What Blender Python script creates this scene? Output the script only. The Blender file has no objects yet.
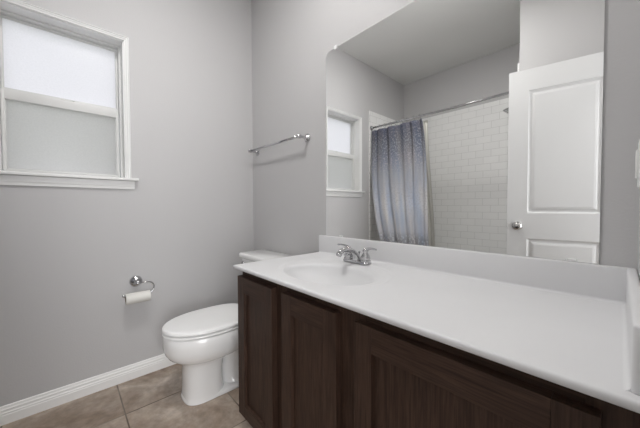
import bpy, bmesh, math, random
from mathutils import Vector, Matrix
PI = math.pi
sc = bpy.context.scene
C = sc.collection
random.seed(7)

# ------------------------------------------------------------------ camera
F = Vector((-0.73485247, 0.67773732, -0.02576775)).normalized()
R = Vector((0.67801873, 0.73503788, -0.00314847)).normalized()
U = R.cross(F).normalized()
cam_d = bpy.data.cameras.new('camera'); cam = bpy.data.objects.new('camera', cam_d); C.objects.link(cam)
cam_d.sensor_fit = 'HORIZONTAL'; cam_d.sensor_width = 36; cam_d.lens = 276.3669 / 640 * 36
cam_d.clip_start = 0.01; cam_d.clip_end = 200
m = Matrix.Identity(4)
for i in range(3):
    m[i][0] = R[i]; m[i][1] = U[i]; m[i][2] = -F[i]
m.translation = Vector((2.0256, -1.1279, 1.0546))
cam.matrix_world = m
sc.camera = cam
# ------------------------------------------------------------------ world, exposure
w = bpy.data.worlds.new('overcast'); sc.world = w; w.use_nodes = True
w.node_tree.nodes['Background'].inputs[0].default_value = (0.90, 0.94, 1.0, 1)
w.node_tree.nodes['Background'].inputs[1].default_value = 2.6
vs = sc.view_settings
sc.display_settings.display_device = 'sRGB'
vs.view_transform = 'Standard'; vs.look = 'None'; vs.gamma = 1; vs.exposure = 0.06; vs.use_curve_mapping = False
sc.cycles.use_denoising = True
sc.cycles.max_bounces = 12; sc.cycles.diffuse_bounces = 6; sc.cycles.glossy_bounces = 6
sc.cycles.transmission_bounces = 8; sc.cycles.transparent_max_bounces = 12
sc.cycles.caustics_reflective = True; sc.cycles.sample_clamp_indirect = 4.0; sc.cycles.caustics_refractive = False
BULB, DISC, HALL = 15.0, 62.0, 60.0          # radiance of vanity globes, added bathroom ceiling disc, added hall disc

# unseen fill light added in the hall, shining in through the bathroom doorway
hw_d = bpy.data.lights.new('hall_fill', 'AREA'); hw_o = bpy.data.objects.new('hall_fill', hw_d); C.objects.link(hw_o)
hw_d.shape = 'RECTANGLE'; hw_d.size = 1.0; hw_d.size_y = 1.9; hw_d.energy = 43; hw_d.color = (0.97, 0.98, 1.0)
hw_o.location = (3.47, -1.42, 1.25); hw_o.rotation_euler = (0, -PI / 2, PI)
hw_o.rotation_euler = Vector((-1, 0, 0)).to_track_quat('-Z', 'Y').to_euler()

# ------------------------------------------------------------------ materials
def mat(name, col, rough=0.5, metal=0.0, spec=0.5, coat=0.0):
    m = bpy.data.materials.new(name); m.use_nodes = True
    b = m.node_tree.nodes['Principled BSDF']
    b.inputs['Base Color'].default_value = (*col, 1); b.inputs['Roughness'].default_value = rough
    b.inputs['Metallic'].default_value = metal; b.inputs['Specular IOR Level'].default_value = spec
    b.inputs['Coat Weight'].default_value = coat
    return m
def N(m, t, **k):
    n = m.node_tree.nodes.new(t)
    for a, v in k.items(): setattr(n, a, v)
    return n
def L(m, a, b): m.node_tree.links.new(a, b)
def B(m): return m.node_tree.nodes['Principled BSDF']
def coords(m, scale=(1, 1, 1), rot=(0, 0, 0), loc=(0, 0, 0)):
    t = N(m, 'ShaderNodeTexCoord'); mp = N(m, 'ShaderNodeMapping')
    mp.inputs['Scale'].default_value = scale; mp.inputs['Rotation'].default_value = rot; mp.inputs['Location'].default_value = loc
    L(m, t.outputs['Object'], mp.inputs[0]); return mp.outputs[0]
def noise(m, vec, scale, detail=3, rough=0.5, dist=0.0):
    n = N(m, 'ShaderNodeTexNoise'); n.inputs['Scale'].default_value = scale; n.inputs['Detail'].default_value = detail
    n.inputs['Roughness'].default_value = rough; n.inputs['Distortion'].default_value = dist
    if vec is not None: L(m, vec, n.inputs['Vector'])
    return n.outputs['Fac']
def ramp(m, fac, stops):
    r = N(m, 'ShaderNodeValToRGB'); cr = r.color_ramp
    while len(cr.elements) < len(stops): cr.elements.new(0.5)
    for e, (p, c) in zip(cr.elements, stops): e.position = p; e.color = (*c, 1)
    L(m, fac, r.inputs[0]); return r.outputs[0]
def bump(m, h, strength, dist=0.002):
    b = N(m, 'ShaderNodeBump'); b.inputs['Strength'].default_value = strength; b.inputs['Distance'].default_value = dist
    L(m, h, b.inputs['Height']); L(m, b.outputs[0], B(m).inputs['Normal'])
def mixc(m, fac, a, b, mode='MIX'):
    x = N(m, 'ShaderNodeMix', data_type='RGBA', blend_type=mode)
    for s, v in ((x.inputs[0], fac), (x.inputs[6], a), (x.inputs[7], b)):
        if isinstance(v, (int, float)): s.default_value = v
        elif isinstance(v, tuple): s.default_value = (*v, 1)
        else: L(m, v, s)
    return x.outputs[2]

paint = mat('wall_paint', (0.552, 0.546, 0.549), 0.75, spec=0.3)
bump(paint, noise(paint, coords(paint), 140, 3), 0.25, 0.002)
ceil_m = mat('ceiling_paint', (0.76, 0.76, 0.745), 0.85, spec=0.2)
bump(ceil_m, noise(ceil_m, coords(ceil_m), 90, 3), 0.3, 0.003)
trim_m = mat('trim_paint', (0.90, 0.90, 0.89), 0.35)
doorp = mat('door_paint', (0.68, 0.68, 0.68), 0.4)
case_m = mat('casing_paint', (0.80, 0.80, 0.79), 0.35)
vinyl = mat('vinyl', (0.68, 0.68, 0.67), 0.4)
marble = mat('cultured_marble', (0.70, 0.70, 0.71), 0.42, spec=0.35)
L(marble, ramp(marble, noise(marble, coords(marble), 3, 4), [(0.3, (0.70, 0.70, 0.71)), (0.7, (0.73, 0.73, 0.74))]), B(marble).inputs['Base Color'])
china = mat('vitreous_china', (0.93, 0.93, 0.925), 0.12, coat=0.3)
seatm = mat('seat_plastic', (0.93, 0.93, 0.925), 0.28)
chrome = mat('chrome', (0.58, 0.58, 0.59), 0.08, metal=1)
satin = mat('brushed_nickel', (0.55, 0.54, 0.53), 0.22, metal=1)
dark = mat('dark_void', (0.02, 0.02, 0.02), 0.6)
tubm = mat('tub_enamel', (0.8, 0.8, 0.79), 0.15, coat=0.3)
paper = mat('toilet_paper', (0.80, 0.79, 0.75), 0.9, spec=0.1)
card = mat('cardboard', (0.30, 0.26, 0.22), 0.9, spec=0.1)
gasket = mat('gasket', (0.12, 0.12, 0.12), 0.6)
mirror_m = mat('mirror_silver', (0.96, 0.965, 0.96), 0.0, metal=1)
glass_edge = mat('mirror_edge', (0.55, 0.60, 0.58), 0.2)
clipm = mat('clear_plastic_clip', (0.85, 0.85, 0.85), 0.15)
plastic = mat('plate_plastic', (0.78, 0.78, 0.77), 0.3)
hall_floor = mat('hall_floor', (0.28, 0.24, 0.2), 0.6)
ground_m = mat('grass_ground', (0.12, 0.16, 0.08), 0.9)
L(ground_m, ramp(ground_m, noise(ground_m, coords(ground_m), 5, 5), [(0.3, (0.09, 0.13, 0.06)), (0.7, (0.18, 0.2, 0.1))]), B(ground_m).inputs['Base Color'])

def wood(name, horiz=False):
    m = mat(name, (0.045, 0.03, 0.022), 0.5, spec=0.22)
    sc_ = (2.2, 30, 30) if horiz else (30, 30, 2.2)
    v = coords(m, sc_)
    g = noise(m, v, 3.0, 6, 0.62, 1.0)
    c1 = ramp(m, g, [(0.3, (0.034, 0.0185, 0.0125)), (0.5, (0.052, 0.029, 0.020)), (0.72, (0.072, 0.042, 0.030))])
    fine = noise(m, coords(m, (8, 260, 260) if horiz else (260, 260, 8)), 1.0, 2)
    c2 = ramp(m, fine, [(0.35, (0.72, 0.72, 0.72)), (0.6, (1.1, 1.1, 1.1))])
    L(m, mixc(m, 1.0, c1, c2, 'MULTIPLY'), B(m).inputs['Base Color'])
    bump(m, fine, 0.25, 0.0008)
    return m
wood_v = wood('espresso_wood'); wood_h = wood('espresso_wood_rail', True)

# floor tile: 0.434 m tiles, joints at x = .335, y = -.922
tile_f = mat('floor_tile', (0.2, 0.17, 0.14), 0.42, spec=0.35)
def make_floor_tile(m):
    S = 0.452
    v = coords(m, (1, 1, 1), loc=(-0.335, 0.922, 0))
    sep = N(m, 'ShaderNodeSeparateXYZ'); L(m, v, sep.inputs[0])
    def joint(o):
        a = N(m, 'ShaderNodeMath', operation='DIVIDE'); L(m, o, a.inputs[0]); a.inputs[1].default_value = S
        b = N(m, 'ShaderNodeMath', operation='ROUND'); L(m, a.outputs[0], b.inputs[0])
        c = N(m, 'ShaderNodeMath', operation='SUBTRACT'); L(m, a.outputs[0], c.inputs[0]); L(m, b.outputs[0], c.inputs[1])
        d = N(m, 'ShaderNodeMath', operation='ABSOLUTE'); L(m, c.outputs[0], d.inputs[0])
        f = N(m, 'ShaderNodeMath', operation='FLOOR'); L(m, a.outputs[0], f.inputs[0])
        return d.outputs[0], f.outputs[0]
    dx, ix = joint(sep.outputs[0]); dy, iy = joint(sep.outputs[1])
    mn = N(m, 'ShaderNodeMath', operation='MINIMUM'); L(m, dx, mn.inputs[0]); L(m, dy, mn.inputs[1])
    comb = N(m, 'ShaderNodeCombineXYZ'); L(m, ix, comb.inputs[0]); L(m, iy, comb.inputs[1])
    wn = N(m, 'ShaderNodeTexWhiteNoise', noise_dimensions='3D'); L(m, comb.outputs[0], wn.inputs[0])
    off = N(m, 'ShaderNodeVectorMath', operation='MULTIPLY_ADD'); L(m, wn.outputs['Color'], off.inputs[0]); off.inputs[1].default_value = (9, 9, 9); L(m, v, off.inputs[2])
    n1 = noise(m, off.outputs[0], 3.2, 6, 0.62, 0.8)
    c1 = ramp(m, n1, [(0.30, (0.235, 0.175, 0.13)), (0.44, (0.345, 0.275, 0.22)), (0.56, (0.44, 0.37, 0.31)), (0.70, (0.60, 0.53, 0.47))])
    n2 = noise(m, off.outputs[0], 26, 4, 0.6)
    c2 = ramp(m, n2, [(0.3, (0.76, 0.75, 0.74)), (0.7, (1.14, 1.13, 1.12))])
    c3 = mixc(m, 1.0, c1, c2, 'MULTIPLY')
    g = N(m, 'ShaderNodeMapRange'); g.inputs[1].default_value = 0.0055; g.inputs[2].default_value = 0.0085; L(m, mn.outputs[0], g.inputs[0])
    gc = ramp(m, noise(m, v, 2.6, 2), [(0.42, (0.11, 0.08, 0.058)), (0.56, (0.27, 0.23, 0.19))])
    L(m, mixc(m, g.outputs[0], gc, c3), B(m).inputs['Base Color'])
    bump(m, g.outputs[0], 0.6, 0.002)
make_floor_tile(tile_f)

def subway(name, horizontal):
    m = mat(name, (0.72, 0.72, 0.71), 0.16, spec=0.5)
    t = N(m, 'ShaderNodeTexCoord'); sep = N(m, 'ShaderNodeSeparateXYZ'); L(m, t.outputs['Object'], sep.inputs[0])
    cb = N(m, 'ShaderNodeCombineXYZ'); L(m, sep.outputs[horizontal], cb.inputs[0]); L(m, sep.outputs[2], cb.inputs[1])
    br = N(m, 'ShaderNodeTexBrick'); L(m, cb.outputs[0], br.inputs['Vector'])
    br.inputs['Color1'].default_value = (0.89, 0.89, 0.885, 1); br.inputs['Color2'].default_value = (0.865, 0.865, 0.86, 1)
    br.inputs['Mortar'].default_value = (0.66, 0.66, 0.65, 1)
    br.inputs['Scale'].default_value = 1; br.inputs['Brick Width'].default_value = 0.1524; br.inputs['Row Height'].default_value = 0.0762
    br.inputs['Mortar Size'].default_value = 0.0018; br.inputs['Mortar Smooth'].default_value = 0.2
    br.offset = 0.5
    L(m, br.outputs['Color'], B(m).inputs['Base Color'])
    inv = N(m, 'ShaderNodeMath', operation='SUBTRACT'); inv.inputs[0].default_value = 1; L(m, br.outputs['Fac'], inv.inputs[1])
    bump(m, inv.outputs[0], 0.5, 0.0015)
    return m
sub_x = subway('subway_tile_back', 0); sub_y = subway('subway_tile_side', 1)

def frosted(name, tint):
    m = bpy.data.materials.new(name); m.use_nodes = True; nt = m.node_tree; nt.nodes.clear()
    out = nt.nodes.new('ShaderNodeOutputMaterial'); tr = nt.nodes.new('ShaderNodeBsdfTranslucent'); gl = nt.nodes.new('ShaderNodeBsdfGlossy')
    mx = nt.nodes.new('ShaderNodeMixShader'); fr = nt.nodes.new('ShaderNodeFresnel'); fr.inputs[0].default_value = 1.35
    gl.inputs['Roughness'].default_value = 0.25
    c = ramp(m, noise(m, coords(m), 130, 3), [(0.3, tuple(x * 0.95 for x in tint)), (0.7, tint)])
    nt.links.new(c, tr.inputs[0]); nt.links.new(fr.outputs[0], mx.inputs[0]); nt.links.new(tr.outputs[0], mx.inputs[1]); nt.links.new(gl.outputs[0], mx.inputs[2])
    nt.links.new(mx.outputs[0], out.inputs[0]); return m
frost = frosted('frosted_glass', (0.93, 0.91, 0.93))
frost_low = frosted('frosted_glass_lower', (0.90, 0.885, 0.875))
def mesh_screen():
    m = bpy.data.materials.new('insect_screen'); m.use_nodes = True; nt = m.node_tree; nt.nodes.clear()
    out = nt.nodes.new('ShaderNodeOutputMaterial'); tr = nt.nodes.new('ShaderNodeBsdfTransparent'); d = nt.nodes.new('ShaderNodeBsdfDiffuse')
    d.inputs[0].default_value = (0.08, 0.08, 0.08, 1); mx = nt.nodes.new('ShaderNodeMixShader'); mx.inputs[0].default_value = 0.24
    nt.links.new(tr.outputs[0], mx.inputs[1]); nt.links.new(d.outputs[0], mx.inputs[2]); nt.links.new(mx.outputs[0], out.inputs[0]); return m
screen_m = mesh_screen()
def emit(name, col, s):
    m = bpy.data.materials.new(name); m.use_nodes = True; b = B(m)
    b.inputs['Base Color'].default_value = (*col, 1); b.inputs['Emission Color'].default_value = (*col, 1); b.inputs['Emission Strength'].default_value = s
    return m
bulb_m = emit('lit_opal_globe', (1.0, 0.975, 0.95), BULB); disc_m = emit('lit_disc', (1.0, 0.985, 0.965), DISC); hall_m = emit('lit_hall_disc', (1.0, 0.97, 0.94), HALL)

def curtain_mat():
    m = mat('curtain_fabric', (0.4, 0.42, 0.5), 0.85, spec=0.15)
    uv = N(m, 'ShaderNodeUVMap'); uv.uv_map = 'UVMap'
    sep = N(m, 'ShaderNodeSeparateXYZ'); L(m, uv.outputs[0], sep.inputs[0])
    def mp(scale):
        q = N(m, 'ShaderNodeMapping'); q.inputs['Scale'].default_value = scale; L(m, uv.outputs[0], q.inputs[0]); return q.outputs[0]
    # ombre print: slate blue at the top fading to pale blue grey
    base = ramp(m, sep.outputs[1], [(0.05, (0.58, 0.59, 0.62)), (0.52, (0.62, 0.64, 0.69)), (0.70, (0.40, 0.41, 0.455)), (0.84, (0.20, 0.205, 0.235)), (0.94, (0.12, 0.125, 0.155)), (1.0, (0.10, 0.105, 0.14))])
    patch = ramp(m, noise(m, mp((9, 3, 1)), 1.0, 3), [(0.35, (0.80, 0.87, 0.97)), (0.62, (1.10, 1.05, 0.98))])
    base = mixc(m, 1.0, base, patch, 'MULTIPLY')
    # light scattered petals across the middle and top
    nz = noise(m, mp((60, 90, 1)), 1.0, 2)
    f1 = N(m, 'ShaderNodeMapRange'); f1.inputs[1].default_value = 0.5; f1.inputs[2].default_value = 0.62; L(m, nz, f1.inputs[0])
    band = ramp(m, sep.outputs[1], [(0.35, (0.0, 0.0, 0.0)), (0.7, (0.8, 0.8, 0.8)), (0.88, (0.55, 0.55, 0.55)), (1.0, (0.25, 0.25, 0.25))])
    mu = N(m, 'ShaderNodeMath', operation='MULTIPLY'); L(m, f1.outputs[0], mu.inputs[0]); L(m, band, mu.inputs[1])
    c = mixc(m, mu.outputs[0], base, (0.42, 0.42, 0.45))
    # grey mosaic band near the hem
    vo = N(m, 'ShaderNodeTexVoronoi'); vo.inputs['Scale'].default_value = 1.0; L(m, mp((44, 60, 1)), vo.inputs['Vector'])
    f2 = N(m, 'ShaderNodeMapRange'); f2.inputs[1].default_value = 0.3; f2.inputs[2].default_value = 0.5; L(m, vo.outputs['Distance'], f2.inputs[0])
    band2 = ramp(m, sep.outputs[1], [(0.0, (0.8, 0.8, 0.8)), (0.24, (0.8, 0.8, 0.8)), (0.32, (0.45, 0.45, 0.45)), (0.36, (0, 0, 0))])
    mu2 = N(m, 'ShaderNodeMath', operation='MULTIPLY'); L(m, f2.outputs[0], mu2.inputs[0]); L(m, band2, mu2.inputs[1])
    c = mixc(m, mu2.outputs[0], c, (0.20, 0.20, 0.23))
    L(m, c, B(m).inputs['Base Color'])
    return m
curt_m = curtain_mat()
liner_m = mat('liner_vinyl', (0.62, 0.61, 0.56), 0.4)

# ------------------------------------------------------------------ mesh helpers
class MB:
    def __init__(s): s.bm = bmesh.new()
    def box(s, a, b, bev=0.0, seg=2, mi=0):
        lo = [min(a[i], b[i]) for i in range(3)]; hi = [max(a[i], b[i]) for i in range(3)]
        vs = [s.bm.verts.new((x, y, z)) for x in (lo[0], hi[0]) for y in (lo[1], hi[1]) for z in (lo[2], hi[2])]
        fs = [s.bm.faces.new([vs[i] for i in q]) for q in ((0, 1, 3, 2), (4, 6, 7, 5), (0, 4, 5, 1), (2, 3, 7, 6), (0, 2, 6, 4), (1, 5, 7, 3))]
        for f in fs: f.material_index = mi
        if bev > 0:
            es = list({e for f in fs for e in f.edges})
            r = bmesh.ops.bevel(s.bm, geom=es, offset=bev, segments=seg, profile=0.5, affect='EDGES')
            for f in r['faces']: f.material_index = mi
        return s
    def rings(s, rings, close=True, cap=True, mi=0, smooth=True):
        V = [[s.bm.verts.new(p) for p in r] for r in rings]; n = len(V[0])
        for a, b in zip(V[:-1], V[1:]):
            for i in range(n if close else n - 1):
                f = s.bm.faces.new((a[i], a[(i + 1) % n], b[(i + 1) % n], b[i])); f.material_index = mi; f.smooth = smooth
        if cap:
            for r in (list(reversed(V[0])), V[-1]):
                f = s.bm.faces.new(r); f.material_index = mi; f.smooth = False
        return V
    def tube(s, pts, r, n=14, cap=True, mi=0):
        pts = [Vector(p) for p in pts]; rs = r if isinstance(r, (list, tuple)) else [r] * len(pts)
        t0 = (pts[1] - pts[0]).normalized(); up = Vector((0, 0, 1)) if abs(t0.z) < 0.9 else Vector((1, 0, 0))
        nrm = t0.cross(up).normalized(); out = []
        for i, p in enumerate(pts):
            t = (pts[min(i + 1, len(pts) - 1)] - pts[max(i - 1, 0)]).normalized()
            nrm = (nrm - t * nrm.dot(t)).normalized(); b = t.cross(nrm)
            out.append([p + (nrm * math.cos(k * 2 * PI / n) + b * math.sin(k * 2 * PI / n)) * rs[i] for k in range(n)])
        s.rings(out, True, cap, mi); return s
    def lathe(s, prof, org, axis=(0, 0, 1), n=32, mi=0):
        ax = Vector(axis).normalized(); up = Vector((0, 0, 1)) if abs(ax.z) < 0.9 else Vector((1, 0, 0))
        u = ax.cross(up).normalized(); v = ax.cross(u); org = Vector(org)
        s.rings([[org + ax * h + (u * math.cos(k * 2 * PI / n) + v * math.sin(k * 2 * PI / n)) * max(r, 1e-5) for k in range(n)] for r, h in prof], True, True, mi)
        return s
    def prism(s, poly, ax, lo, hi, mi=0):
        # poly: 2D points of the two axes other than ax
        def P(p, h):
            q = list(p); q.insert(ax, h); return q
        s.rings([[P(p, lo) for p in poly], [P(p, hi) for p in poly]], True, True, mi, False); return s
def wmat(o):
    M = Matrix.Identity(4)
    while o is not None:
        M = o.matrix_basis @ M if False else o.matrix_basis @ M
        o = o.parent
    return M
def build(name, mb, mats, parent=None, smooth=None, local=False):
    bm = mb.bm if isinstance(mb, MB) else mb
    bmesh.ops.recalc_face_normals(bm, faces=bm.faces)
    me = bpy.data.meshes.new(name)
    if smooth is not None:
        for f in bm.faces: f.smooth = smooth
    bm.to_mesh(me); bm.free()
    if not isinstance(mats, (list, tuple)): mats = [mats]
    for q in mats: me.materials.append(q)
    o = bpy.data.objects.new(name, me); C.objects.link(o)
    if parent is not None:
        o.parent = parent
        if not local: me.transform(wmat(parent).inverted())
    return o
def auto_smooth(o, ang=40):
    me = o.data
    bm = bmesh.new(); bm.from_mesh(me)
    for f in bm.faces: f.smooth = True
    for e in bm.edges:
        e.smooth = not (len(e.link_faces) == 2 and e.calc_face_angle(0) > math.radians(ang))
    bm.to_mesh(me); bm.free(); return o
def recentre(o):
    vs_ = [v.co for v in o.data.vertices]
    c = Vector(((min(v.x for v in vs_) + max(v.x for v in vs_)) / 2, (min(v.y for v in vs_) + max(v.y for v in vs_)) / 2, min(v.z for v in vs_)))
    o.data.transform(Matrix.Translation(-c)); o.location = c; return o
def struct(o): o['kind'] = 'structure'; return o
def thing(name, label, cat, loc, group=None, rotz=0):
    o = bpy.data.objects.new(name, None); C.objects.link(o); o.location = loc; o.rotation_euler = (0, 0, rotz)
    o['label'] = label; o['category'] = cat
    if group: o['group'] = group
    return o
def tag(o, label, cat): o['label'] = label; o['category'] = cat; return o
def arc(c, r, a0, a1, n, plane):
    # plane: two unit vectors
    u, v = Vector(plane[0]), Vector(plane[1]); c = Vector(c)
    return [c + u * r * math.cos(math.radians(a0 + (a1 - a0) * i / n)) + v * r * math.sin(math.radians(a0 + (a1 - a0) * i / n)) for i in range(n + 1)]
def bez(p, n=16):
    p = [Vector(q) for q in p]; out = []
    for i in range(n + 1):
        t = i / n; q = p[:]
        while len(q) > 1: q = [a.lerp(b, t) for a, b in zip(q[:-1], q[1:])]
        out.append(q[0])
    return out

# ------------------------------------------------------------------ room shell
H = 2.71; XR = 2.061; YW = -1.543; YB = -2.312; XA = 1.47
WY0, WY1, WZ0, WZ1 = -1.372, -0.852, 1.212, 2.048      # window opening
w_ = MB()
w_.box((-0.16, WY1, 0), (0, 0.12, H)).box((-0.16, YB - .12, 0), (0, WY0, H)).box((-0.16, WY0, 0), (0, WY1, WZ0)).box((-0.16, WY0, WZ1), (0, WY1, H))
struct(build('wall_left', w_, paint))
struct(build('wall_front', MB().box((0, 0, 0), (3.5, 0.12, H)), paint))
struct(build('wall_back', MB().box((0, YB - .12, 0), (XA, YB, H)), paint))
struct(build('wall_closet', MB().box((XA, YB - .12, 0), (XR + .12, YW, H)), paint))
DY0, DY1, DZ = -1.452, -0.832, 2.045
struct(build('wall_right', MB().box((XR, DY1, 0), (XR + .12, 0, H)).box((XR, YW, 0), (XR + .12, DY0, H)).box((XR, DY0, DZ), (XR + .12, DY1, H)), paint))
struct(build('floor', MB().box((-0.16, YB - .12, -0.1), (XR + .06, 0.12, 0)), tile_f))
struct(build('floor_hall', MB().box((XR + .06, YB - .12, -0.1), (3.5, 0.12, 0)), hall_floor))
struct(build('ceiling', MB().box((-0.16, YB - .12, H), (3.6, 0.12, H + .1)), ceil_m))
struct(build('wall_hall', MB().box((3.5, YB - .12, 0), (3.6, 0.12, H)).box((XR + .12, YB - .12, 0), (3.5, YB, H)), paint))
struct(build('ground_outside', MB().box((-14, -12, -0.5), (-0.2, 12, -0.4)), ground_m))
# tiled shower surround (tile stands a little proud of the paint)
TZ = 2.185
struct(build('wall_shower_left', MB().box((0, YB, 0), (0.012, YW, TZ)), sub_y))
struct(build('wall_shower_back', MB().box((0.012, YB, 0), (XA - .012, YB + .012, TZ)), sub_x))
struct(build('wall_shower_right', MB().box((XA - .012, YB, 0), (XA, YW + .001, TZ)), sub_y))

# baseboards with a stepped profile
def base_prof(h=0.088):
    return [(0, 0), (0.015, 0), (0.015, h * .50), (0.0135, h * .54), (0.0135, h * .62), (0.0105, h * .68), (0.0105, h * .80), (0.007, h * .86), (0.006, h * .96), (0.003, h), (0, h)]
def baseboard(name, side, a, b, off, sgn, x_axis):
    P = base_prof(); mb = MB()
    if x_axis: mb.prism([(off + sgn * d, z) for d, z in P], 0, a, b)
    else: mb.prism([(off + sgn * d, z) for d, z in P], 1, a, b)
    return struct(build(name, mb, trim_m))
baseboard('baseboard_left', 0, YW, 0, 0, 1, False)
baseboard('baseboard_front', 0, 0.015, 0.825, 0, -1, True)
baseboard('baseboard_back', 0, XA, XR - .016, YW, 1, True)
baseboard('baseboard_right', 0, YW + .0, DY0 - .06, XR, -1, False) if DY0 - .06 > YW + .02 else None

# ------------------------------------------------------------------ window
win = bpy.data.objects.new('window_1', None); C.objects.link(win); win.location = (0, -1.109, WZ0); win['kind'] = 'structure'
cs = MB()
CO = dict(y0=-1.389, y1=-0.829, z=2.068)
def casing_piece(mb, a, b, inner, outer, vertical):
    # profile across the casing width: bead at the outer edge, step at the inner
    s = 1 if outer > inner else -1; wd = abs(outer - inner)
    prof = [(0, 0), (0, .010), (wd * .35, .012), (wd * .5, .015), (wd * .78, .016), (wd * .86, .020), (wd, .019), (wd, 0)]
    pts = [(inner + s * q, x) for q, x in prof]
    n = len(pts)
    if vertical: rings = [[(x, y, z) for y, x in pts] for z in (a, b)]
    else: rings = [[(x, y, z) for z, x in pts] for y in (a, b)]
    mb.rings(rings, True, True, 0, False)
casing_piece(cs, WZ0 + .016, CO['z'] - .0, WY1, CO['y1'], True)
casing_piece(cs, WZ0 + .016, CO['z'] - .0, WY0, CO['y0'], True)
casing_piece(cs, CO['y0'], CO['y1'], WZ1, CO['z'] + .001, False)
build('casing', cs, case_m, win)
jb = MB()                                                # jamb lining
jb.box((-.125, WY1 - .006, WZ0), (0.0, WY1, WZ1)).box((-.125, WY0, WZ0), (0.0, WY0 + .006, WZ1)).box((-.125, WY0, WZ1 - .006), (0, WY1, WZ1)).box((-.125, WY0, WZ0), (0, WY1, WZ0 + .006))
build('jamb', jb, case_m, win)
stl = MB().box((-.08, WY0 + .006, WZ0 + .006), (.0, WY1 - .006, 1.231)).box((0.0, -1.4332, 1.215), (.038, -.7925, 1.231), .004, 3)
auto_smooth(build('stool', stl, case_m, win))
apr = MB().prism([(0.0, 1.166), (0.010, 1.166), (0.012, 1.178), (0.015, 1.186), (0.016, 1.214), (0.0, 1.214)], 1, -1.405, -.812)
# prism(ax=1): polygon is (x, z)
build('apron', apr, case_m, win)
fr = MB()                                                # vinyl main frame
a0, a1, b0, b1 = WY0 + .006, WY1 - .006, WZ0 + .006, WZ1 - .006
fr.box((-.15, a0, b0), (-.07, a0 + .010, b1), .002).box((-.15, a1 - .012, b0), (-.07, a1, b1), .002).box((-.15, a0, b1 - .010), (-.07, a1, b1), .002).box((-.15, a0, b0), (-.07, a1, b0 + .012), .002)
build('window_frame', fr, vinyl, win)
def sash(name, x0, x1, y0, y1, z0, z1, gy0, gy1, gz0, gz1, gm):
    mb = MB()
    mb.box((x0, y0, z0), (x1, gy0, z1), .003).box((x0, gy1, z0), (x1, y1, z1), .003).box((x0, gy0 - .004, gz1), (x1, gy1 + .004, z1), .003).box((x0, gy0 - .004, z0), (x1, gy1 + .004, gz0), .003)
    s = auto_smooth(build(name, mb, vinyl, win))
    xm = (x0 + x1) / 2
    g = MB().box((xm - .002, gy0 - .003, gz0 - .003), (xm + .002, gy1 + .003, gz1 + .003))
    build('pane', g, gm, s)
    k = MB(); e = .003
    xk = x1 - .001
    k.box((xm, gy0, gz0), (xm + .006, gy0 + e, gz1)).box((xm, gy1 - e, gz0), (xm + .006, gy1, gz1)).box((xm, gy0, gz1 - e), (xm + .006, gy1, gz1)).box((xm, gy0, gz0), (xm + .006, gy1, gz0 + e))
    build('glazing_bead', k, vinyl, s)
    return s
sash('upper_sash', -.130, -.105, a0 + .012, a1 - .012, 1.624, b1 - .010, -1.346, -.880, 1.668, 2.022, frost)
low = sash('lower_sash', -.102, -.074, a0 + .012, a1 - .016, b0 + .012, 1.650, -1.340, -.888, 1.254, 1.604, frost_low)
lk = MB().box((-.100, -1.13, 1.650), (-.078, -1.085, 1.657), .002).box((-.094, -1.115, 1.657), (-.084, -1.075, 1.663), .002)
build('latch', lk, vinyl, low)
build('insect_screen', MB().box((-.1500, a0 + .012, b0 + .012), (-.1490, a1 - .012, 1.63)), screen_m, win)

# ------------------------------------------------------------------ bathroom door, doorway trim
dw = .608; ang = math.atan2(-.122, .596)
hx, hy = 2.050, -1.444
door = bpy.data.objects.new('door_1', None); C.objects.link(door); door['kind'] = 'structure'
door.location = (hx, hy, 0); door.rotation_euler = (0, 0, ang)        # local -x runs to the free edge; +y faces the vanity
T2 = .0175
def panel_door():
    # recess-moulded two panel slab built from nested rectangles on both faces
    mb = MB(); bm = mb.bm
    X0, X1, Z0, Z1 = -dw, 0, .012, 2.030
    panels = [(-dw + .118, -.105, 1.005, 1.880), (-dw + .118, -.105, .22, .822)]
    xs = [X0, panels[0][0], panels[0][1], X1]; zs = [Z0, .22, .822, 1.005, 1.880, Z1]
    for sg in (1, -1):
        y = sg * T2
        for i in range(3):
            for j in range(5):
                if i == 1 and j in (1, 3): continue
                q = [(xs[i], zs[j]), (xs[i + 1], zs[j]), (xs[i + 1], zs[j + 1]), (xs[i], zs[j + 1])]
                bm.faces.new([bm.verts.new((a, y, b)) for a, b in q])
        for (x0, x1, z0, z1) in panels:
            prof = [(0, 0), (.004, -.004), (.012, -.0085), (.022, -.0085), (.030, -.004), (.042, -.0015), (.046, -.0015)]
            prev = None
            for (ins, dep) in prof:
                r = [bm.verts.new(p) for p in ((x0 + ins, y + sg * dep, z0 + ins), (x1 - ins, y + sg * dep, z0 + ins), (x1 - ins, y + sg * dep, z1 - ins), (x0 + ins, y + sg * dep, z1 - ins))]
                if prev:
                    for k in range(4): bm.faces.new((prev[k], prev[(k + 1) % 4], r[(k + 1) % 4], r[k]))
                prev = r
            bm.faces.new(prev)
    for q in (((X0, Z0), (X0, Z1)), ((X0, Z1), (X1, Z1)), ((X1, Z1), (X1, Z0)), ((X1, Z0), (X0, Z0))):
        (xa, za), (xb, zb) = q
        bm.faces.new([bm.verts.new(p) for p in ((xa, -T2, za), (xb, -T2, zb), (xb, T2, zb), (xa, T2, za))])
    bmesh.ops.remove_doubles(bm, verts=bm.verts, dist=1e-5)
    return mb
build('door_leaf', panel_door(), doorp, door, False, True)
kb = MB()
for sg in (1, -1):
    kb.lathe([(.0, 0), (.032, 0), (.032, .004), (.026, .009), (.012, .012), (.011, .028), (.018, .034), (.027, .044), (.029, .054), (.025, .064), (.014, .070), (0, .071)], (-dw + .062, sg * T2, .912), (0, sg, 0), 28)
build('door_knob', kb, satin, door, True, True)
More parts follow.
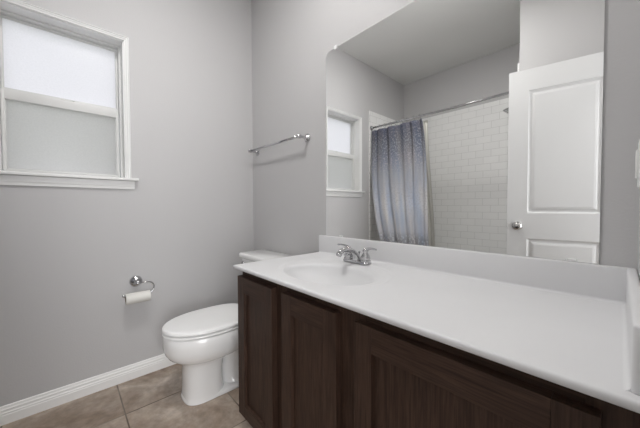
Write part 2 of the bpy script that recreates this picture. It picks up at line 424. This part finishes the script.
build('latch_plate', MB().box((-dw - .0015, -.012, .885), (-dw, .012, .94)), satin, door, None, True)
for z in (.25, 1.1, 1.82):
    build('hinge', MB().lathe([(0, 0), (.006, 0), (.006, .09), (0, .09)], (.008, T2 + .004, z), (0, 0, 1), 12).box((-.03, T2 - .001, z), (.006, T2 + .0015, z + .09)), satin, door, None, True)
tr = MB()
for x0, x1 in ((XR - .016, XR), (XR + .12, XR + .136)):
    tr.box((x0, DY1, 0), (x1, DY1 + .057, DZ + .057), .004)
    tr.box((x0, DY0 - .057, 0), (x1, DY0, DZ + .057), .004)
    tr.box((x0, DY0, DZ), (x1, DY1, DZ + .057), .004)
tr.box((XR, DY1 - .012, 0), (XR + .12, DY1, DZ)).box((XR, DY0, 0), (XR + .12, DY0 + .012, DZ)).box((XR, DY0, DZ - .012), (XR + .12, DY1, DZ))
struct(build('trim_1', tr, trim_m))

# ------------------------------------------------------------------ bathtub, shower things
tx0, tx1, ty0, ty1, tz = .012, XA - .012, YB + .012, YW + .0, .40
tub = thing('bathtub', 'white alcove bathtub between the tiled shower walls behind the curtain', 'bathtub', ((tx0 + tx1) / 2, (ty0 + ty1) / 2, 0))
def rrect(cx, cy, hx_, hy_, r, z, n=8):
    out = []
    for sx, sy, a in ((1, 1, 0), (-1, 1, 90), (-1, -1, 180), (1, -1, 270)):
        for k in range(n + 1):
            t = math.radians(a + 90 * k / n); out.append((cx + sx * (hx_ - r) + r * math.cos(t), cy + sy * (hy_ - r) + r * math.sin(t), z))
    return out
tx0 += .002; tx1 -= .002; ty0 += .004
cx_, cy_ = (tx0 + tx1) / 2, (ty0 + ty1) / 2; hw_, hd_ = (tx1 - tx0) / 2, (ty1 - ty0) / 2
tb = MB()
tb.rings([rrect(cx_, cy_, hw_, hd_, .005, 0), rrect(cx_, cy_, hw_, hd_, .005, tz - .01), rrect(cx_, cy_, hw_ - .006, hd_ - .006, .01, tz), rrect(cx_, cy_, hw_ - .06, hd_ - .055, .12, tz),
          rrect(cx_, cy_, hw_ - .075, hd_ - .07, .12, tz - .02), rrect(cx_, cy_, hw_ - .14, hd_ - .12, .12, .12), rrect(cx_, cy_, hw_ - .20, hd_ - .17, .10, .075)])
auto_smooth(build('tub_shell', tb, tubm, tub), 50)
build('drain', MB().lathe([(0, 0), (.03, 0), (.03, .004), (.02, .006), (0, .006)], (tx1 - .28, cy_, .0755), (0, 0, 1), 20), chrome, tub, True)

rod = thing('shower_curtain_rod', 'thin chrome shower rod spanning the tiled alcove, reflected in the mirror', 'curtain rod', (XA / 2, -1.573, 1.985))
ry, rz = -1.573, 1.985
build('rod', MB().tube([(.016, ry, rz), (.5, ry, rz - .006), (1.0, ry, rz - .006), (XA - .016, ry, rz)], .0115, 16), chrome, rod, True)
for x, d in ((.012, 1), (XA - .012, -1)):
    build('flange', MB().lathe([(0, 0), (.028, 0), (.028, .006), (.018, .014), (.014, .03), (0, .03)], (x, ry, rz), (d, 0, 0), 24), chrome, rod, True)

def sheet(name, f, nx, nz, mt, thick=0.0015):
    bm = bmesh.new(); uvl = bm.loops.layers.uv.new('UVMap')
    V = [[bm.verts.new(f(i / nx, j / nz)) for j in range(nz + 1)] for i in range(nx + 1)]
    for i in range(nx):
        for j in range(nz):
            fc = bm.faces.new((V[i][j], V[i + 1][j], V[i + 1][j + 1], V[i][j + 1])); fc.smooth = True
            for l, (a, b) in zip(fc.loops, ((i, j), (i + 1, j), (i + 1, j + 1), (i, j + 1))): l[uvl].uv = (a / nx, b / nz)
    me = bpy.data.meshes.new(name); bm.to_mesh(me); bm.free(); me.materials.append(mt)
    o = bpy.data.objects.new(name, me); C.objects.link(o)
    md = o.modifiers.new('thickness', 'SOLIDIFY'); md.thickness = thick; md.offset = 0
    return o
def sm(t): t = max(0, min(1, t)); return t * t * (3 - 2 * t)
ZT, ZB = 1.945, .16
def curt(u, v):
    s = 1 - v                                       # 0 at the top
    z = ZB + (ZT - ZB) * v
    xl = .030 + .42 * s ** 2.4; xr = .655 + .16 * s ** .7
    wob = .012 * math.sin(u * 2 * PI * 2.3 + 1.0) * (.4 + s)
    x = xl + (xr - xl) * u + wob * math.sin(PI * u)
    amp = .017 + .009 * s
    ph = u * 2 * PI * 5.2 + 1.5 * math.sin(u * 6.5 + s * 1.3) + .6 * math.sin(u * 17)
    fold = math.sin(ph) + .35 * math.sin(2 * ph + 1.3 + s)
    yc = ry + .095 * sm(s * 1.25) + (.012 * (1 - s))
    y = yc + amp * fold * .8 * (1 - .3 * math.cos(u * 9))
    return (x, y, z)
cur = thing('shower_curtain', 'slate blue to pale ombre fabric shower curtain gathered at the window end', 'shower curtain', (.35, -1.5, ZB))
co = sheet('curtain_panel', curt, 260, 60, curt_m); co.parent = cur; co.data.transform(Matrix.Translation((-.35, 1.5, -ZB)))
for k in range(9):
    u = (k + .5) / 9; x, y, z = curt(u, 1)
    rg = MB(); rg.tube([Vector((x, ry, rz - .012)) + Vector((0, math.cos(t) * .021, math.sin(t) * .027)) for t in [i * 2 * PI / 20 for i in range(20)] + [0]], .0016, 8, False)
    build('curtain_ring', rg, chrome, cur, True)
def linf(u, v):
    s = 1 - v; z = .13 + (1.935 - .13) * v
    xl = .040 + .05 * s; xr = .690 + .03 * s
    x = xl + (xr - xl) * u
    ph = u * 2 * PI * 6 + .5 * math.sin(u * 7)
    y = ry - .035 - .13 * sm(s * 1.4) + .012 * math.sin(ph) + .008 * math.sin(2.3 * ph)
    return (x, y, z)
ln = sheet('curtain_liner', linf, 180, 40, liner_m, .001); ln.data.transform(Matrix.Translation((-.37, 1.65, -.13))); ln.location = (.37, -1.65, .13)
tag(ln, 'pale vinyl liner hanging inside the tub behind the blue curtain', 'curtain liner')

sh = thing('wall_shower', 'small chrome shower head on the far tiled wall beside the open door', 'shower head', (XA - .012, -1.93, 1.98))
ap = bez([(XA - .014, -1.93, 2.02), (XA - .10, -1.93, 2.03), (XA - .14, -1.93, 1.97)], 12)
build('shower_arm', MB().tube(ap, .0105, 14).lathe([(0, 0), (.03, 0), (.027, .006), (.014, .01), (0, .01)], (XA - .012, -1.93, 2.02), (-1, 0, 0), 24), chrome, sh, True)
dv = (Vector(ap[-1]) - Vector(ap[-2])).normalized()
build('spray_face', MB().lathe([(0, 0), (.014, 0), (.018, .012), (.04, .045), (.042, .055), (.038, .058), (0, .058)], Vector(ap[-1]) - dv * .002, dv, 28), chrome, sh, True)

# ------------------------------------------------------------------ vanity cabinet
VX0, VX1, VZ = .825, 2.058, .770
VF = -.519                                            # face frame front
cab = thing('vanity_cabinet', 'dark espresso wood vanity cabinet with three shaker doors', 'cabinet', ((VX0 + VX1) / 2, VF / 2, 0))
bd = MB()
for xa in (VX0, VX1 - .016): bd.prism([(VF + .018, .086), (VF + .075, .086), (VF + .075, 0), (-.002, 0), (-.002, VZ), (VF + .018, VZ)], 0, xa, xa + .016)
bd.box((VX0 + .016, VF + .018, .086), (VX1 - .016, -.002, .104)).box((VX0 + .016, -.010, .104), (VX1 - .016, -.002, VZ))
build('carcass', bd, wood_v, cab)
DR = [(.827, 1.114), (1.179, 1.462), (1.532, 2.012)]; DZ0, DZ1 = .092, .737
ff = MB()
st = [(VX0, .862), (1.103, 1.202), (1.447, 1.555), (1.993, VX1)]
for a, b in st: ff.box((a, VF, .086), (b, VF + .018, VZ), .001, 1)
ff.box((VX0 + .02, VF + .0005, .712), (VX1 - .02, VF + .0175, VZ - .0005), 0, 1, 1).box((VX0 + .02, VF + .0005, .0865), (VX1 - .02, VF + .0175, .115), 0, 1, 1)
build('face_frame', ff, [wood_v, wood_h], cab)
build('toe_kick', MB().box((VX0 + .016, VF + .075, 0), (VX1 - .016, VF + .09, .086)), wood_h, cab)
for a, b in DR:
    d = MB(); yf, yb = VF - .026, VF - .001; sw = .058
    d.box((a, yf, DZ0), (a + sw, yb, DZ1), .0008).box((b - sw, yf, DZ0), (b, yb, DZ1), .0008)
    d.box((a + sw, yf, DZ1 - sw - .012), (b - sw, yb, DZ1), .0008, 2, 1).box((a + sw, yf, DZ0), (b - sw, yb, DZ0 + sw), .0008, 2, 1)
    d.box((a + sw - .004, yf + .013, DZ0 + sw - .004), (b - sw + .004, yb - .002, DZ1 - sw - .008))
    # chamfer bead around the sunk panel
    i0, i1, k0, k1 = a + sw, b - sw, DZ0 + sw, DZ1 - sw - .012
    pr = [[(i0, yf + .001, k0), (i1, yf + .001, k0), (i1, yf + .001, k1), (i0, yf + .001, k1)], [(i0 + .002, yf + .0125, k0 + .002), (i1 - .002, yf + .0125, k0 + .002), (i1 - .002, yf + .0125, k1 - .002), (i0 + .002, yf + .0125, k1 - .002)]]
    d.rings(pr, True, False, 0, False)
    build('door', d, [wood_v, wood_h], cab)

# ------------------------------------------------------------------ countertop with integral oval basin
KX0, KX1, KY0, KZ = .812, 2.060, -.5587, .787
top = thing('vanity_countertop', 'white cultured marble countertop with integral oval sink on the vanity', 'countertop', (1.435, -.28, VZ))
BX, BY, BA, BBb = 1.207, -.330, .208, .143
LX, LY, LA, LB = 1.207, -.300, .272, .205
def ztop(x, y):
    rl = math.hypot((x - LX) / LA, (y - LY) / LB); rb = math.hypot((x - BX) / BA, (y - BY) / BBb)
    z = -.0035 * sm((1.0 - rl) / .07)
    if rb < 1.10:
        z -= .010 * sm((1.10 - rb) / .12)
    if rb < 1.0:
        t = 1 - rb
        z -= .118 * (1 - (1 - min(1, t / 1.0)) ** 2.0) ** .8 if t > 0 else 0
    return KZ + z
def counter_mesh():
    mb = MB(); bm = mb.bm; ba = bmesh.new()
    er = .006
    x0, x1, y0, y1 = KX0 + er, KX1 - .001, KY0 + er, -.001
    nx, ny = 312, 138
    X = [x0 + (x1 - x0) * i / nx for i in range(nx + 1)]; Y = [y0 + (y1 - y0) * j / ny for j in range(ny + 1)]
    Vt = {}; Vb = {}
    def gv(d, b, i, j):
        if (i, j) not in d: d[(i, j)] = b.verts.new((X[i], Y[j], ztop(X[i], Y[j])))
        return d[(i, j)]
    for i in range(nx):
        for j in range(ny):
            xm, ym = (X[i] + X[i + 1]) / 2, (Y[j] + Y[j + 1]) / 2
            inside = math.hypot((xm - LX) / LA, (ym - LY) / LB) < 1.03
            d, b = (Vb, ba) if inside else (Vt, bm)
            f = b.faces.new([gv(d, b, i, j), gv(d, b, i + 1, j), gv(d, b, i + 1, j + 1), gv(d, b, i, j + 1)]); f.smooth = True
    # bullnose skirt down the left end and the front
    path = [(0, j) for j in range(ny, -1, -1)] + [(i, 0) for i in range(1, nx + 1)]
    prof = [(er * math.sin(math.radians(a)), -er * (1 - math.cos(math.radians(a)))) for a in (22, 45, 67, 90)] + [(er, -.0165 + .003), (er - .003, -.0165), (-.05, -.0165)]
    prev = [gv(Vt, bm, *p) for p in path]
    for off, dz in prof:
        row = []
        for (i, j) in path:
            ox = -off if i == 0 else 0; oy = -off if j == 0 else 0
            if i == 0 and j == 0: ox, oy = -off, -off
            row.append(bm.verts.new((X[i] + ox, Y[j] + oy, KZ + dz)))
        for k in range(len(path) - 1):
            f = bm.faces.new((prev[k], prev[k + 1], row[k + 1], row[k])); f.smooth = True
        prev = row
    return mb, ba
cm, bs = counter_mesh()
build('counter_slab', cm, marble, top)
basin = build('basin', bs, marble, top)
build('drain', MB().lathe([(0, 0), (.022, 0), (.022, .002), (.016, .004), (.012, .003), (0, .003)], (BX, BY, ztop(BX, BY) + .0003), (0, 0, 1), 28), chrome, basin, True)
auto_smooth(build('backsplash', MB().box((KX0 + .0, -.0205, KZ - .001), (KX1 - .0005, -.001, .887), .005, 4), marble, top))
auto_smooth(build('side_splash', MB().box((2.041, -.540, KZ - .001), (KX1 - .0005, -.0195, .887), .005, 4), marble, top))
# cove fillets
fl = MB()
def cove(r=.008, n=6): return [(r - r * math.sin(PI / 2 * i / n), r - r * math.cos(PI / 2 * i / n)) for i in range(n + 1)]
cv = cove()
fl.prism([(-.0205 - a, KZ + b) for a, b in cv] + [(-.019, KZ - .0005)], 0, KX0 + .006, 2.041)
fl.prism([(2.041 - a, KZ + b) for a, b in cv] + [(2.0425, KZ - .0005)], 1, -.536, -.0205)
auto_smooth(build('caulk_cove', fl, marble, top))

# ------------------------------------------------------------------ faucet
FX, FY = 1.170, -.098
zf = ztop(FX, FY) + .0005
fc = thing('faucet', 'chrome two handle centerset faucet behind the oval sink', 'faucet', (FX, FY, zf))
bp = MB()
def stad(hx_, hy_, z): return rrect(FX, FY, hx_, hy_, hy_ * .98, z, 8)
bp.rings([stad(.080, .026, zf), stad(.080, .026, zf + .006), stad(.076, .022, zf + .011), stad(.070, .016, zf + .012)])
auto_smooth(build('base_plate', bp, chrome, fc), 50)
for s in (-1, 1):
    hx_ = FX + s * .052
    h = MB().lathe([(0, 0), (.025, 0), (.0245, .006), (.021, .010), (.0225, .014), (.022, .022), (.016, .034), (.011, .042), (.0125, .046), (.014, .052), (.010, .060), (.005, .063), (0, .063)], (hx_, FY, zf + .010), (0, 0, 1), 26)
    hv = build('handle', h, chrome, fc, True)
    lv = MB().tube(bez([(hx_, FY, zf + .062), (hx_ + s * .02, FY + .0, zf + .078), (hx_ + s * .045, FY - .004, zf + .076), (hx_ + s * .066, FY - .008, zf + .074)], 12), [.008, .0085, .008, .007, .006, .0055, .005, .0048, .0046, .0046, .0048, .005, .0045], 12)
    build('lever', lv, chrome, hv, True)
sp = MB()
pth = bez([(FX, FY, zf + .008), (FX, FY - .004, zf + .040), (FX, FY - .035, zf + .074), (FX, FY - .088, zf + .080), (FX, FY - .122, zf + .058)], 22)
sp.tube(pth, [.026, .024, .0215, .0195, .018, .0165, .0142, .0138, .0134, .013, .0128, .0125, .0123, .012, .0118, .0116, .0115, .0114, .0113, .0113, .0115, .012, .012], 20)
sp.lathe([(0, 0), (.013, 0), (.013, .014), (.009, .016), (0, .016)], pth[-1], (0, -.45, -.9), 22)
spo = build('spout', sp, chrome, fc, True)
build('lift_rod', MB().tube([(FX, FY + .019, zf + .01), (FX, FY + .019, zf + .042)], .0025, 10).lathe([(0, 0), (.005, .002), (.006, .006), (.004, .011), (0, .012)], (FX, FY + .019, zf + .041), (0, 0, 1), 14), chrome, fc, True)

# ------------------------------------------------------------------ wall mirror
MX0, MX1, MZ0, MZ1 = .862, 1.988, .888, 1.938
mir = thing('wall_mirror', 'large frameless wall mirror above the countertop backsplash', 'mirror', ((MX0 + MX1) / 2, 0, MZ0))
def mir_out(ins=0):
    r = .036; P = []
    P += [(MX0 + ins, MZ0), (MX1 - ins, MZ0)]
    for a in range(0, 91, 10): P.append((MX1 - r + (r - ins) * math.cos(math.radians(a)), MZ1 - r + (r - ins) * math.sin(math.radians(a))))
    for a in range(90, 181, 10): P.append((MX0 + r + (r - ins) * math.cos(math.radians(a)), MZ1 - r + (r - ins) * math.sin(math.radians(a))))
    return P
mm = MB(); bm = mm.bm
o_ = mir_out()
f = bm.faces.new([bm.verts.new((x, -.006, z)) for x, z in o_]); f.material_index = 0
f = bm.faces.new([bm.verts.new((x, -.0005, z)) for x, z in reversed(o_)]); f.material_index = 1
n = len(o_)
A_ = [bm.verts.new((x, -.006, z)) for x, z in o_]; B_ = [bm.verts.new((x, -.0005, z)) for x, z in o_]
for i in range(n):
    f = bm.faces.new((A_[i], A_[(i + 1) % n], B_[(i + 1) % n], B_[i])); f.material_index = 1
build('mirror_glass', mm, [mirror_m, glass_edge], mir, False)
for x, z in ((.942, MZ1), (1.90, MZ1)):
    auto_smooth(build('mirror_clip', MB().box((x - .010, -.010, z - .008), (x + .010, -.0062, z + .004), .0015).box((x - .010, -.0100, z + .0005), (x + .010, -.0003, z + .012), .0015), clipm, mir))
for x in (.98, 1.93):
    auto_smooth(build('mirror_clip', MB().box((x - .012, -.009, MZ0 + .0005), (x + .012, -.0062, MZ0 + .008), .001), clipm, mir))

# ------------------------------------------------------------------ towel bar
tbar = thing('towel_bar', 'chrome towel bar on the wall between window wall and mirror', 'towel bar', (.38, 0, 1.49))
bz = 1.487
build('bar', MB().tube([(.085, -.068, bz), (.690, -.068, bz)], .0078, 16), chrome, tbar, True)
for x in (.085, .690):
    d = 1 if x > .3 else -1
    p = MB().lathe([(0, 0), (.027, 0), (.027, .004), (.022, .010), (.012, .014), (.009, .022), (.0085, .050), (.012, .055), (.0145, .068), (.012, .080), (.005, .085), (0, .0855)], (x, -.0005, bz), (0, -1, 0), 28)
    p.lathe([(0, 0), (.011, 0), (.011, .016), (.006, .020), (0, .020)], (x, -.068, bz), (d * -1, 0, 0), 18)
    build('bar_post', p, chrome, tbar, True)

# ------------------------------------------------------------------ toilet paper holder and roll
th = thing('toilet_paper_holder', 'chrome open arm toilet paper holder on the wall below the window', 'toilet paper holder', (0, -.814, .593))
HX = .062; TY, TZp = -.814, .598
build('wall_rose', MB().lathe([(0, 0), (.034, 0), (.034, .005), (.029, .013), (.016, .018), (.011, .022), (.010, .045), (.014, .050), (.015, .062), (.011, .070), (0, .072)], (.0005, TY, TZp), (1, 0, 0), 30), chrome, th, True)
pa = [Vector((HX, TY, TZp))] + [Vector((HX, -.765, TZp))] + arc((HX, -.765, TZp - .036), .036, 90, -90, 14, ((0, 1, 0), (0, 0, 1)))[1:]
RZ = TZp - .072
pa += [Vector((HX, -.80, RZ)), Vector((HX, -.84, RZ)), Vector((HX, -.878, RZ))] + [Vector((HX, -.886, RZ + .003)), Vector((HX, -.890, RZ + .014))]
build('arm', MB().tube(pa, .0045, 12), chrome, th, True)
rl = thing('toilet_paper_roll', 'nearly empty roll of white toilet paper on the chrome arm', 'toilet paper', (HX, -.815, RZ - .03))
rc = Vector((HX, 0, RZ - .0135)); ya, yb_ = -.876, -.752
def ringp(r, y, n=36, ph=0): return [(rc.x + r * math.cos(k * 2 * PI / n), y, rc.z + r * math.sin(k * 2 * PI / n)) for k in range(n)]
pr_ = MB(); pr_.rings([ringp(.0195, ya), ringp(.0305, ya), ringp(.0315, ya + .002), ringp(.0315, yb_ - .002), ringp(.0305, yb_), ringp(.0195, yb_), ringp(.0195, ya)], True, False)
auto_smooth(build('paper', pr_, paper, rl), 50)
cr_ = MB(); cr_.rings([ringp(.0182, ya - .0005), ringp(.0193, ya - .0005), ringp(.0193, yb_ + .0005), ringp(.0182, yb_ + .0005), ringp(.0182, ya - .0005)], True, False)
auto_smooth(build('cardboard_core', cr_, card, rl), 50)

# ------------------------------------------------------------------ wall plate
wp = thing('wall_plate', 'white wall plate on the side wall above the countertop corner', 'wall plate', (XR, -.105, 1.098))
auto_smooth(build('cover', MB().box((XR - .0065, -.141, 1.098), (XR - .0005, -.069, 1.213), .003, 3), plastic, wp))
auto_smooth(build('rocker', MB().box((XR - .011, -.121, 1.122), (XR - .006, -.089, 1.189), .002, 2), plastic, wp))

# ------------------------------------------------------------------ toilet
TX = .425
tl = thing('toilet', 'white two piece toilet with elongated bowl and closed lid', 'toilet', (TX, -.40, 0))
def egg(yf, yb, hw, z, n=44, wy=.45, pf=2.15, pb=2.6, xc=TX):
    # yf: front tip, yb: back; widest at fraction wy from the back
    ym = yb + (yf - yb) * wy; out = []
    for k in range(n):
        t = 2 * PI * k / n; c, s = math.cos(t), math.sin(t)
        p = pf if s < 0 else pb
        x = hw * math.copysign(abs(c) ** (2 / p), c); y = (ym - yf if s < 0 else yb - ym) * math.copysign(abs(s) ** (2 / p), s)
        out.append((xc + x, ym + y, z))
    return out
bw = MB()
prof = [(-.676, -.46, .103, .001, .40, 3.0), (-.672, -.465, .098, .035, .40, 2.9), (-.670, -.47, .098, .08, .4, 2.8), (-.670, -.47, .0955, .15, .4, 2.7),
        (-.671, -.46, .096, .195, .4, 2.6), (-.682, -.42, .106, .215, .42, 2.4), (-.712, -.36, .134, .232, .45, 2.2), (-.740, -.31, .160, .252, .47, 2.15), (-.757, -.28, .174, .277, .48, 2.1), (-.763, -.27, .179, .302, .48, 2.1), (-.764, -.27, .180, .330, .48, 2.1), (-.764, -.27, .180, .370, .48, 2.1), (-.758, -.272, .175, .378, .48, 2.1)]
bw.rings([egg(a, b, h, z, 56, wy, pf, 2.8) for a, b, h, z, wy, pf in prof])
bw.rings([egg(-.678 + i, -.12, .106 - i, z, 56, .5, 3.2, 3.4) for i, z in ((.002, 0), (0, .004), (0, .014), (.004, .022), (.012, .028))])
# rear trapway body and foot
bw.rings([egg(-.46, -.10, h, z, 40, .5, 3.4, 3.4) for h, z in ((.098, .01), (.094, .03), (.080, .05), (.070, .10), (.068, .16), (.078, .22), (.10, .27), (.13, .31), (.14, .34), (.14, .35))])
bw.rings([egg(-.44, -.10 - i * .0, .0001 + h, z, 24, .5, 2.4, 2.4) for i, (h, z) in enumerate(((.066, .10), (.080, .13), (.084, .16), (.078, .19), (.06, .22)))])
# deck under the tank
bw.rings([rrect(TX, -.165, .165, .135, .05, z) for z in (.320, .368)] + [rrect(TX, -.165, .158, .128, .045, .375)])
auto_smooth(build('bowl', bw, china, tl), 55)
for s in (-1, 1):
    build('bolt_cap', MB().lathe([(0, 0), (.015, 0), (.014, .012), (.008, .018), (0, .019)], (TX + s * .097, -.30, .022), (0, 0, 1), 18), china, tl, True)
SY0, SYB = -.768, -.285
st_ = MB()
st_.rings([egg(SY0 + i, SYB - i * .3, .179 - i, z, 56, .47, 2.08, 3.0) for i, z in ((.006, .3805), (.0, .384), (.0, .3895), (.003, .3925), (.035, .3930))])
auto_smooth(build('seat', st_, seatm, tl), 50)
ld = MB()
ld.rings([egg(SY0 + i, SYB - i * .3, .179 - i, z, 56, .47, 2.08, 3.0) for i, z in ((.035, .3985), (.004, .3995), (.0, .4030), (.001, .411), (.005, .4155), (.014, .4190), (.04, .4215), (.09, .4230), (.14, .4235))])
auto_smooth(build('lid', ld, seatm, tl), 50)
for s in (-1, 1):
    auto_smooth(build('hinge', MB().box((TX + s * .075 - .02, -.292, .3775), (TX + s * .075 + .02, -.262, .405), .006, 3), seatm, tl))
tk = MB()
tk.rings([rrect(TX, -.128, hw__, hd__, .035, z) for hw__, hd__, z in ((.175, .080, .3755), (.190, .088, .395), (.200, .093, .50), (.208, .096, .62), (.212, .098, .700))])
auto_smooth(build('tank', tk, china, tl), 50)
tt = MB()
tt.rings([rrect(TX, -.129, hw__, hd__, .018, z) for hw__, hd__, z in ((.215, .101, .7005), (.222, .106, .705), (.223, .107, .724), (.220, .104, .731), (.212, .096, .735))])
auto_smooth(build('tank_lid', tt, china, tl), 50)
lvv = MB().lathe([(0, 0), (.016, 0), (.016, .006), (.010, .012), (0, .013)], (TX - .165, -.2250, .665), (0, -1, 0), 20).tube([(TX - .165, -.236, .665), (TX - .12, -.240, .660), (TX - .085, -.240, .652)], [.006, .0055, .007], 12)
build('flush_lever', lvv, chrome, tl, True)
# ------------------------------------------------------------------ light fixtures (above and behind the view; ceiling discs are added fill)
vl = thing('vanity_light', 'chrome three globe vanity light on the wall above the mirror', 'light fixture', (1.43, 0, 2.26))
auto_smooth(build('back_plate', MB().box((1.13, -.022, 2.24), (1.73, -.0005, 2.34), .008, 3), satin, vl))
for x in (1.20, 1.43, 1.66):
    a = build('arm', MB().tube([(x, -.018, 2.29), (x, -.09, 2.29), (x, -.13, 2.31)], .009, 12).lathe([(0, 0), (.03, 0), (.034, .02), (.02, .026), (0, .026)], (x, -.135, 2.30), (0, 0, 1), 22), satin, vl, True)
    build('globe', MB().lathe([(.055 * math.sin(t), -.055 * math.cos(t)) for t in [PI * i / 14 for i in range(15)]], (x, -.135, 2.375), (0, 0, 1), 24), bulb_m, a, True)
for nm, (x, y), r, mt, lb in (('ceiling_fill', (1.08, -.88), .16, disc_m, 'round ceiling disc added as fill light over the middle of the bathroom'), ('ceiling_fill', (2.75, -1.15), .10, hall_m, 'round ceiling disc added as fill light in the hall outside the door')):
    c_ = thing(nm, lb, 'light fixture', (x, y, H))  # both discs are unseen lights added to brighten the room
    build('light_trim', MB().lathe([(0, 0), (r + .02, 0), (r + .018, -.010), (r, -.012), (0, -.012)], (x, y, H - .0005), (0, 0, 1), 36), trim_m, c_, True)
    build('diffuser', MB().lathe([(0, 0), (r - .004, 0), (r - .010, -.008), (r * .5, -.012), (0, -.012)], (x, y, H - .0130), (0, 0, 1), 36), mt, c_, True)
